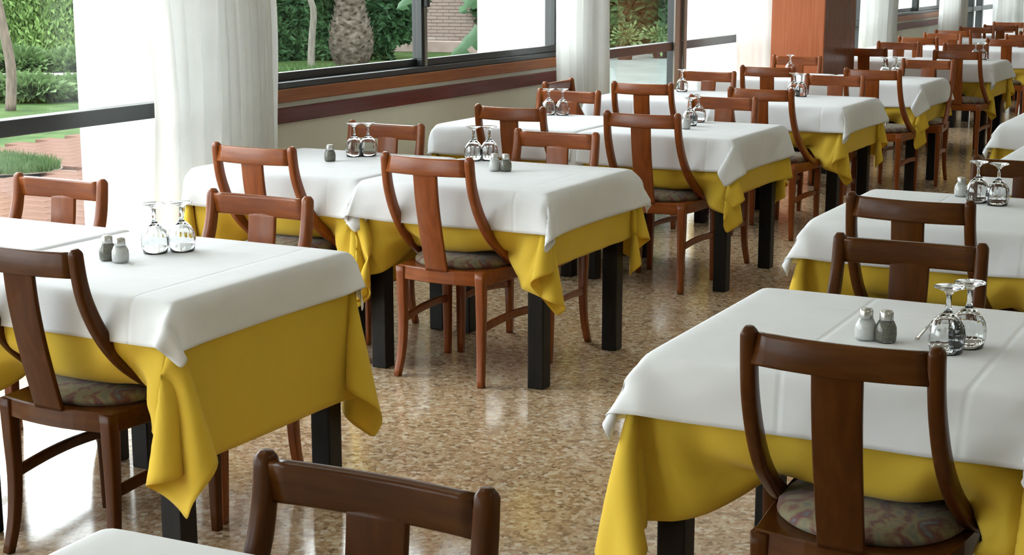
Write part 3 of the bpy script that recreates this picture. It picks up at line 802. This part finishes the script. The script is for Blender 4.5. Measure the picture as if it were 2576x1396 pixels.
# terracotta pavers in view, one by one
pm = mesh_of('paver', box_bm(-.195, .195, -.096, .096, 0, .032, .004))
pm.materials.append(MATS['terracotta'])
isl_c = (-10.35, 9.55)
def in_island(x, y): return ((x-isl_c[0])/1.15)**2+((y-isl_c[1])/.62)**2 < 1
cnt = 0
for j in range(0, 40):
    for i in range(0, 16):
        x = -10.9+.4*i+(.2 if j % 2 else 0); y = 7.0+.2*j
        if x > -4.9: continue
        r_ = x/y
        if -1.06 < r_ < -.88 and not in_island(x, y) and cnt < 290:
            o = link('paver', pm, None, ter, (x, y, GZ-.03)); cnt += 1
# the rest of the terrace keeps the same level
iso = bmesh.new(); bmesh.ops.create_circle(iso, cap_ends=True, radius=1, segments=40)
bmesh.ops.scale(iso, vec=(1.13, .60, 1), verts=iso.verts)
isl = link('grass_island', mesh_of('grass_island', iso), 'soil', None, (isl_c[0], isl_c[1], GZ+.004), 'structure')
def blades(name, pts, h, m, parent, seed, w=.012):
    r = np.random.default_rng(seed); pts = np.asarray(pts); n = len(pts)
    a = r.uniform(0, 6.28, n); s = np.stack([np.cos(a), np.sin(a), 0*a], 1)*w/2
    hh = h*r.uniform(.5, 1.2, (n, 1)); lean = r.normal(0, .35, (n, 3))*hh; lean[:, 2] = 0
    tip = pts+lean+np.array([0, 0, 1])*hh
    v = np.stack([pts-s, pts+s, tip], 1).reshape(-1, 3)
    me = bpy.data.meshes.new(name); me.from_pydata(v.tolist(), [], np.arange(3*n).reshape(-1, 3).tolist()); me.update()
    return link(name, me, m, parent, kind='stuff')
t_ = rg.uniform(0, 2*np.pi, 9000); q_ = np.sqrt(rg.uniform(0, 1, 9000))
blades('island_grass', np.stack([1.1*q_*np.cos(t_), .58*q_*np.sin(t_), 0*q_], 1), .085, 'grass', isl, 5)
# tall grass fringe below the palm
pts = np.stack([rg.uniform(-17, -11, 9000), rg.uniform(17.5, 21.0, 9000), np.full(9000, GZ-.04)], 1)
g = blades('lawn_grass', pts, .16, 'grass', None, 6, .03); tag(g, 'rough lawn grass seen through the wide sash window', 'grass', kind='stuff')
box('garden_path', -24, -14.0, 17.8, 18.35, GZ-.2, GZ+.01, 'kerb_white', kind='structure').rotation_euler = (0, 0, 0)
box('garden_path', -12.2, XW-.14, 15.6, 28.0, GZ-.2, GZ-.02, 'pale_concrete', kind='structure')

def hedge(name, cx, cy, ang, L, D, Hh, n, lm, label, size, seed, updown=.8, cat='hedge', lump=.25):
    root = empty(name, (cx, cy, GZ-.04), R(ang), label, cat)
    bm = box_bm(-L/2+.1, L/2-.1, -D/2+.18, D/2-.18, 0, Hh-.2)
    link('branches', mesh_of('branches', bm), lm, root)
    r = np.random.default_rng(seed)
    x = r.uniform(-L/2, L/2, n); z = r.uniform(0, Hh, n)
    y = -D/2+.16-lump*(.5+.25*np.sin(2.1*x+1)*np.cos(1.3*z)+.25*np.sin(5.3*x+2*z))*r.uniform(0, 1, n)**.5-np.abs(r.normal(0, .05, n))
    leaves('foliage', np.stack([x, y, z], 1), size, lm, root, 2.6, updown, seed)
    return root
# facing the viewer across the lawn
hedge('tall_hedge', -21.0, 21.6, 34, 8, 1.2, 3.4, 42000, 'hedge_leaf', 'tall clipped bright green hedge beyond the lawn, upper left', .055, 1, 1.6)
hedge('dark_evergreen_hedge', -17.6, 23.83, 30, 4.9, 1.4, 4.5, 36000, 'dark_leaf', 'dense dark evergreens behind the palm trunk, seen through sash window', .075, 2, .5, lump=.6)
hedge('leafy_thicket', -11.4, 29.2, 14, 8.0, 1.4, 6.0, 22000, 'dark_leaf', 'leafy green thicket seen through the second glazed bay', .13, 3, .2, lump=.8)

def shrub(name, x, y, rx, ry, h, n, lm, label, size, seed, group=None):
    root = empty(name, (x, y, GZ-.04), label=label, cat='shrub', group=group)
    for k in range(5):
        a = k*1.256+seed
        link('stem', mesh_of('stem', tube_bm([(0, 0, 0), (.3*rx*math.cos(a), .3*ry*math.sin(a), .4*h), (.6*rx*math.cos(a), .6*ry*math.sin(a), .75*h)], [.018, .014, .007], 6)), 'bark_brown', root)
    r = np.random.default_rng(seed); d = r.normal(size=(n, 3)); d /= np.linalg.norm(d, axis=1, keepdims=True)
    rad = r.uniform(.55, 1.0, (n, 1))**.6; p = d*rad*np.array([rx, ry, h*.5])+np.array([0, 0, h*.52])
    leaves('foliage', p, size, lm, root, 1.9, None, seed)
    return root
shrub('shrub', -17.6, 17.2, 1.1, .8, .50, 2600, 'shrub_leaf', 'low leafy shrub left of the pale green slope', .10, 11, 'low shrubs across the lawn')
shrub('shrub', -16.5, 17.9, .9, .7, .46, 2200, 'shrub_leaf', 'low leafy shrub in front of the pale green slope', .10, 12, 'low shrubs across the lawn')
shrub('shrub', -14.9, 14.9, .9, .5, .30, 2000, 'shrub_leaf', 'flat dark ground-cover shrub at the foot of the garden tree', .09, 13, 'low shrubs across the lawn')
shrub('shrub', -14.3, 15.6, .8, .5, .26, 1800, 'shrub_leaf', 'flat dark ground-cover shrub right of the garden tree', .09, 14, 'low shrubs across the lawn')
# pale green sloping structure
pg = empty('garden_slope', (-17.25, 18.7, GZ), R(27.4), 'pale green ramp with slanting side boards behind the low shrubs', 'garden ramp')
def slab(name, a, b, w, t, m, parent):
    return link(name, mesh_of(name, sweep([Vector(a), Vector(b)], [(w, t)]*2, (0, 1, 0), r=.01)), m, parent)
slab('chute', (-.35, 0, .08), (1.0, 0, .62), .50, .03, 'pale_green_paint', pg)
for s in (-1, 1):
    slab('side_board', (-.35, s*.27, .10), (1.0, s*.27, .64), .035, .22, 'pale_green_paint', pg)
    link('post', mesh_of('post', tube_bm([(.9, s*.22, -.04), (.9, s*.22, .57)], .025, 8)), 'pale_green_paint', pg)
rl = empty('garden_rail', (-16.4, 16.6, GZ-.04), label='thin white rail crossing in front of the low shrubs', cat='railing')
ra, rb = Vector((-17.9+16.4, 15.0-16.6, .20)), Vector((-14.3+16.4, 17.6-16.6, .20))
link('bar', mesh_of('bar', tube_bm([ra, rb], .022, 8), True), 'kerb_white', rl)
for k in range(5):
    p = ra.lerp(rb, (k+.5)/5); link('post', mesh_of('post', tube_bm([(p.x, p.y, 0), (p.x, p.y, .20)], .016, 8), True), 'kerb_white', rl)
# young tree at the left edge
yt = empty('garden_tree', (-13.90, 13.79, GZ-.04), label='slim garden tree with forking trunk at the left edge', cat='tree')
link('trunk', mesh_of('trunk', tube_bm(catmull([(0, 0, 0), (.03, .02, .5), (-.02, -.02, 1.0), (-.07, -.05, 1.38)], 4), [.066-.0012*i for i in range(13)], 10), True), 'bark_brown', yt)
for pth, r0 in (([(-.07, -.05, 1.34), (.10, .06, 1.62), (.28, .18, 1.95), (.5, .3, 2.8)], .05), ([(-.07, -.05, 1.34), (-.25, -.2, 1.6), (-.5, -.35, 2.2)], .045), ([(.28, .18, 1.9), (.6, .42, 1.62), (.95, .70, 1.52), (1.25, 0.92, 1.56)], .018), ([(.95, .70, 1.52), (1.1, .8, 1.7), (1.3, .95, 1.85)], .014)):
    pp = catmull(pth, 4); link('branch', mesh_of('branch', tube_bm(pp, [r0*(1-.55*i/(len(pp)-1)) for i in range(len(pp))], 8), True), 'bark_brown', yt)
pts = rg.normal(0, 1, (260, 3))*np.array([.28, .22, .12])+np.array([1.15, .85, 1.72]); top = rg.normal(0, 1, (2600, 3))*np.array([.9, .8, .5])+np.array([.2, .1, 3.3])
leaves('foliage', np.concatenate([pts, top]), .07, 'dark_leaf', yt, 2.2, None, 31)
# slim pale trunk and bulging palm
st = empty('slim_tree', (-14.87, 21.45, GZ-.04), label='slim pale tree trunk left of the palm, through the sash window', cat='tree')
pp = catmull([(0, 0, 0), (.02, .02, .5), (.06, .03, .95), (.0, .0, 1.25), (-.15, -.05, 2.2), (-.1, 0, 4.2)], 4)
link('trunk', mesh_of('trunk', tube_bm(pp, [.065-.0012*i for i in range(len(pp))], 10), True), 'bark_grey', st)
link('branch', mesh_of('branch', tube_bm([(-.02, 0, 1.3), (-.3, -.2, 1.75), (-.6, -.4, 2.3)], [.03, .022, .012], 8), True), 'bark_grey', st)
leaves('foliage', rg.normal(0, 1, (2500, 3))*np.array([.9, .8, .6])+np.array([-.1, 0, 4.4]), .1, 'dark_leaf', st, 2.2, None, 33)
pa = empty('palm', (-14.5, 22.1, GZ-.04), label='stout palm trunk bulging like a pineapple, through the sash window', cat='palm tree')
prof = [(.20, 0), (.29, .12), (.345, .26), (.365, .42), (.35, .60), (.315, .76), (.265, .90), (.235, 1.05), (.225, 1.4), (.22, 2.2), (.22, 3.6), (.24, 3.9)]
bm = bmesh.new(); nseg = 40; rings = []
zz = np.linspace(0, 3.9, 120)
for z in zz:
    r0 = np.interp(z, [p[1] for p in prof], [p[0] for p in prof])
    rings.append([bm.verts.new(((r0*(1+.05*math.sin(k*2*math.pi/nseg*10+z*28)*math.cos(z*34+k*.7)+.03*random.uniform(-1, 1)))*math.cos(2*math.pi*k/nseg), (r0*(1+.05*math.sin(k*2*math.pi/nseg*10+z*28)*math.cos(z*34+k*.7)+.03*random.uniform(-1, 1)))*math.sin(2*math.pi*k/nseg), z)) for k in range(nseg)])
for a, c in zip(rings, rings[1:]):
    for i in range(nseg): bm.faces.new((a[i], a[(i+1) % nseg], c[(i+1) % nseg], c[i]))
link('trunk', mesh_of('trunk', bm, True), 'palm_bark', pa)
# stubs of old leaf bases
sb = mesh_of('leaf_base', sweep([(0, 0, 0), (.03, 0, .03), (.042, 0, .065)], [(.09, .03), (.07, .022), (.04, .012)], (0, 1, 0), r=.008)); sb.materials.append(MATS['palm_bark'])
for i in range(120):
    z = .06+i*.0115; a = i*2.39996
    r0 = float(np.interp(z, [p[1] for p in prof], [p[0] for p in prof]))-.02
    o = link('leaf_base', sb, None, pa, (r0*math.cos(a), r0*math.sin(a), z)); o.rotation_euler = (0, 0, a)
for i in range(18):
    a = i*2.39996; el = .9-.5*(i % 3)
    pth = catmull([(0, 0, 3.8), (.9*math.cos(a), .9*math.sin(a), 3.9+el), (1.9*math.cos(a), 1.9*math.sin(a), 3.7+el), (2.6*math.cos(a), 2.6*math.sin(a), 3.0+el)], 5)
    bm = tube_bm(pth, [.03-.0015*k for k in range(len(pth))], 5)
    for k in range(2, len(pth)):
        for s in (-1, 1):
            t = Vector((-math.sin(a), math.cos(a), -.35))*s*.45; p = pth[k]
            for e in range(3):
                p2 = p+(pth[min(k+1, len(pth)-1)]-p)*(e/3)
                q = [bm.verts.new(p2), bm.verts.new(p2+t*.5+Vector((.06*math.cos(a), .06*math.sin(a), .02))), bm.verts.new(p2+t+Vector((.15*math.cos(a), .15*math.sin(a), -.1)))]
                bm.faces.new(q)
    link('frond', mesh_of('frond', bm), 'dark_leaf', pa)
# conifer right of the palm
cf = empty('conifer', (-14.55, 23.6, GZ-.04), label='loose conifer right of the palm, in front of the brick wall', cat='tree')
link('trunk', mesh_of('trunk', tube_bm([(.35, .25, 0), (.28, .2, .5), (.1, .1, 1.2), (0, 0, 3.8)], [.04, .04, .04, .015], 8), True), 'bark_brown', cf)
nn = 7000; zc = rg.uniform(.35, 4.6, nn); ac = rg.uniform(0, 6.28, nn); rc = np.clip(.62*np.sqrt(np.clip((zc-.25)/.9, 0, 1))*(1-.12*zc), .05, 1)*rg.uniform(.3, 1.05, nn)*(1+.25*np.sin(5*ac+3*zc))
leaves('foliage', np.stack([rc*np.cos(ac), rc*np.sin(ac), zc], 1), .085, 'dark_leaf', cf, 2.4, .4, 35)
# brick building behind, bricks laid one by one where they show
bwall = empty('brick_wall', (-15.0, 27.6, GZ-.04), R(12), 'pinkish brick garden wall behind the banana leaves', 'wall')
box('backing', -6, 1.9, .012, .30, 0, 5.5, 'mortar', bwall)
bk = mesh_of('brick', box_bm(-.121, .121, 0, .03, 0, .056, .003)); bk.materials.append(MATS['brick_clay'])
cnt = 0
for j in range(4, 24):
    for i in range(15):
        if cnt >= 300: break
        x = -1.95+.252*i+(.126 if j % 2 else 0)
        o = link('brick', bk, None, bwall, (x, 0, .02+.0675*j)); o.location.y = random.uniform(-.004, .003); cnt += 1
# the courses beyond those
b2 = bmesh.new()
for j in range(0, 80):
    for i in range(46):
        x = -5.75+.252*i+(.126 if j % 2 else 0)
        if x > 1.75 or (4 <= j < 24 and -2.0 < x < 1.75): continue
        z = .02+.0675*j
        vs_ = [b2.verts.new((x+a, b_, z+c)) for a, b_, c in ((-.121, .0, 0), (.121, .0, 0), (.121, .0, .056), (-.121, .0, .056), (-.121, .012, 0), (.121, .012, 0), (.121, .012, .056), (-.121, .012, .056))]
        for f in ((0, 1, 2, 3), (0, 4, 5, 1), (1, 5, 6, 2), (2, 6, 7, 3), (3, 7, 4, 0)): b2.faces.new([vs_[k] for k in f])
link('brick_courses', mesh_of('brick_courses', b2), 'brick_clay', bwall, kind='stuff')
pl = box('planter_kerb', -2.4, 1.9, -.55, -.30, 0, .22, 'brick_clay', bwall, .01)
# banana plant
bn = empty('banana_plant', (-8.9, 17.7, GZ-.04), label='banana plant with broad drooping leaves by the white fin', cat='plant')
link('stem', mesh_of('stem', tube_bm(catmull([(0, 0, 0), (.02, 0, .8), (0, .02, 1.6), (0, 0, 2.0)], 3), [.10-.004*i for i in range(10)], 12), True), 'shrub_leaf', bn)
def banana_leaf(path, width, seed):
    r = random.Random(seed); pth = catmull(path, 6); n = len(pth); bm = bmesh.new(); rows = []
    for i, p in enumerate(pth):
        t = (pth[min(i+1, n-1)]-pth[max(i-1, 0)]).normalized(); s = t.cross(Vector((0, 0, 1))).normalized(); u = s.cross(t); s, u = s*.45+u*.893, u*.45-s*.893
        k = i/(n-1); w = width*(math.sin(math.pi*min(1, .08+.92*k))**.6) if k > .18 else .012
        w *= 1-.10*r.random()
        rows.append([bm.verts.new(p+s*w*q+u*(-.30*w*q*q*4+.02*r.uniform(-1, 1))) for q in (-.5, -.25, 0, .25, .5)])
    for i, (a, c) in enumerate(zip(rows, rows[1:])):
        for q in range(4):
            if i % 4 == 3 and q in (0, 3) and r.random() < .7: continue      # torn edge
            bm.faces.new((a[q], a[q+1], c[q+1], c[q]))
    return link('leaf', mesh_of('leaf', bm, True), 'banana_leaf', bn)
def bl(pts, width, seed, swing_angle=0.0):
    # leaf arching out to one side: (distance out, height) pairs
    dx, dy = -.887*math.cos(swing_angle)+.46*math.sin(swing_angle), -.46*math.cos(swing_angle)-.887*math.sin(swing_angle)
    banana_leaf([(dx*d, dy*d, z) for d, z in pts], width, seed)
bl([(0, 1.78), (.20, 1.55), (.45, 1.14), (.75, .80), (1.04, .56)], .36, 1)
bl([(0, 1.65), (.20, 1.28), (.42, .88), (.58, .64), (.68, .52)], .30, 2, .12)
bl([(0, 2.0), (.6, 1.85), (1.25, 1.48), (1.72, 1.16)], .36, 3, -.05)
bl([(0, 1.9), (.35, 1.72), (.70, 1.38), (.95, 1.12)], .30, 7, .3)
bl([(0, 2.0), (.4, 2.6), (.8, 2.8), (1.3, 2.4)], .40, 4, 1.9)
bl([(0, 2.0), (.3, 2.5), (.8, 2.6), (1.3, 2.1)], .40, 5, 3.2)
bl([(0, 2.0), (.1, 2.6), (.3, 3.2), (.7, 3.5)], .40, 6, 4.4)

# flower pots and ground plants seen through the second glazed bay
for i, (x, y) in enumerate(((-11.3, 26.2), (-10.9, 26.9), (-10.5, 27.7))):
    p = empty('flower_pot', (x, y, GZ-.04), label='terracotta flower pot, %s of three below the thicket' % ('leftmost', 'middle one', 'rightmost')[i], cat='pot', group='flower pots')
    bm = lathe([(0, 0), (.12, 0), (.16, .22), (.175, .22), (.175, .26), (.15, .26), (.14, .22), (0, .22)], 18); link('pot', mesh_of('pot', bm, True), 'terracotta', p)
    r = np.random.default_rng(50+i); leaves('plant', r.normal(0, 1, (240, 3))*np.array([.14, .14, .10])+np.array([0, 0, .42]), .05, 'shrub_leaf', p, 2.0, None, 50+i)
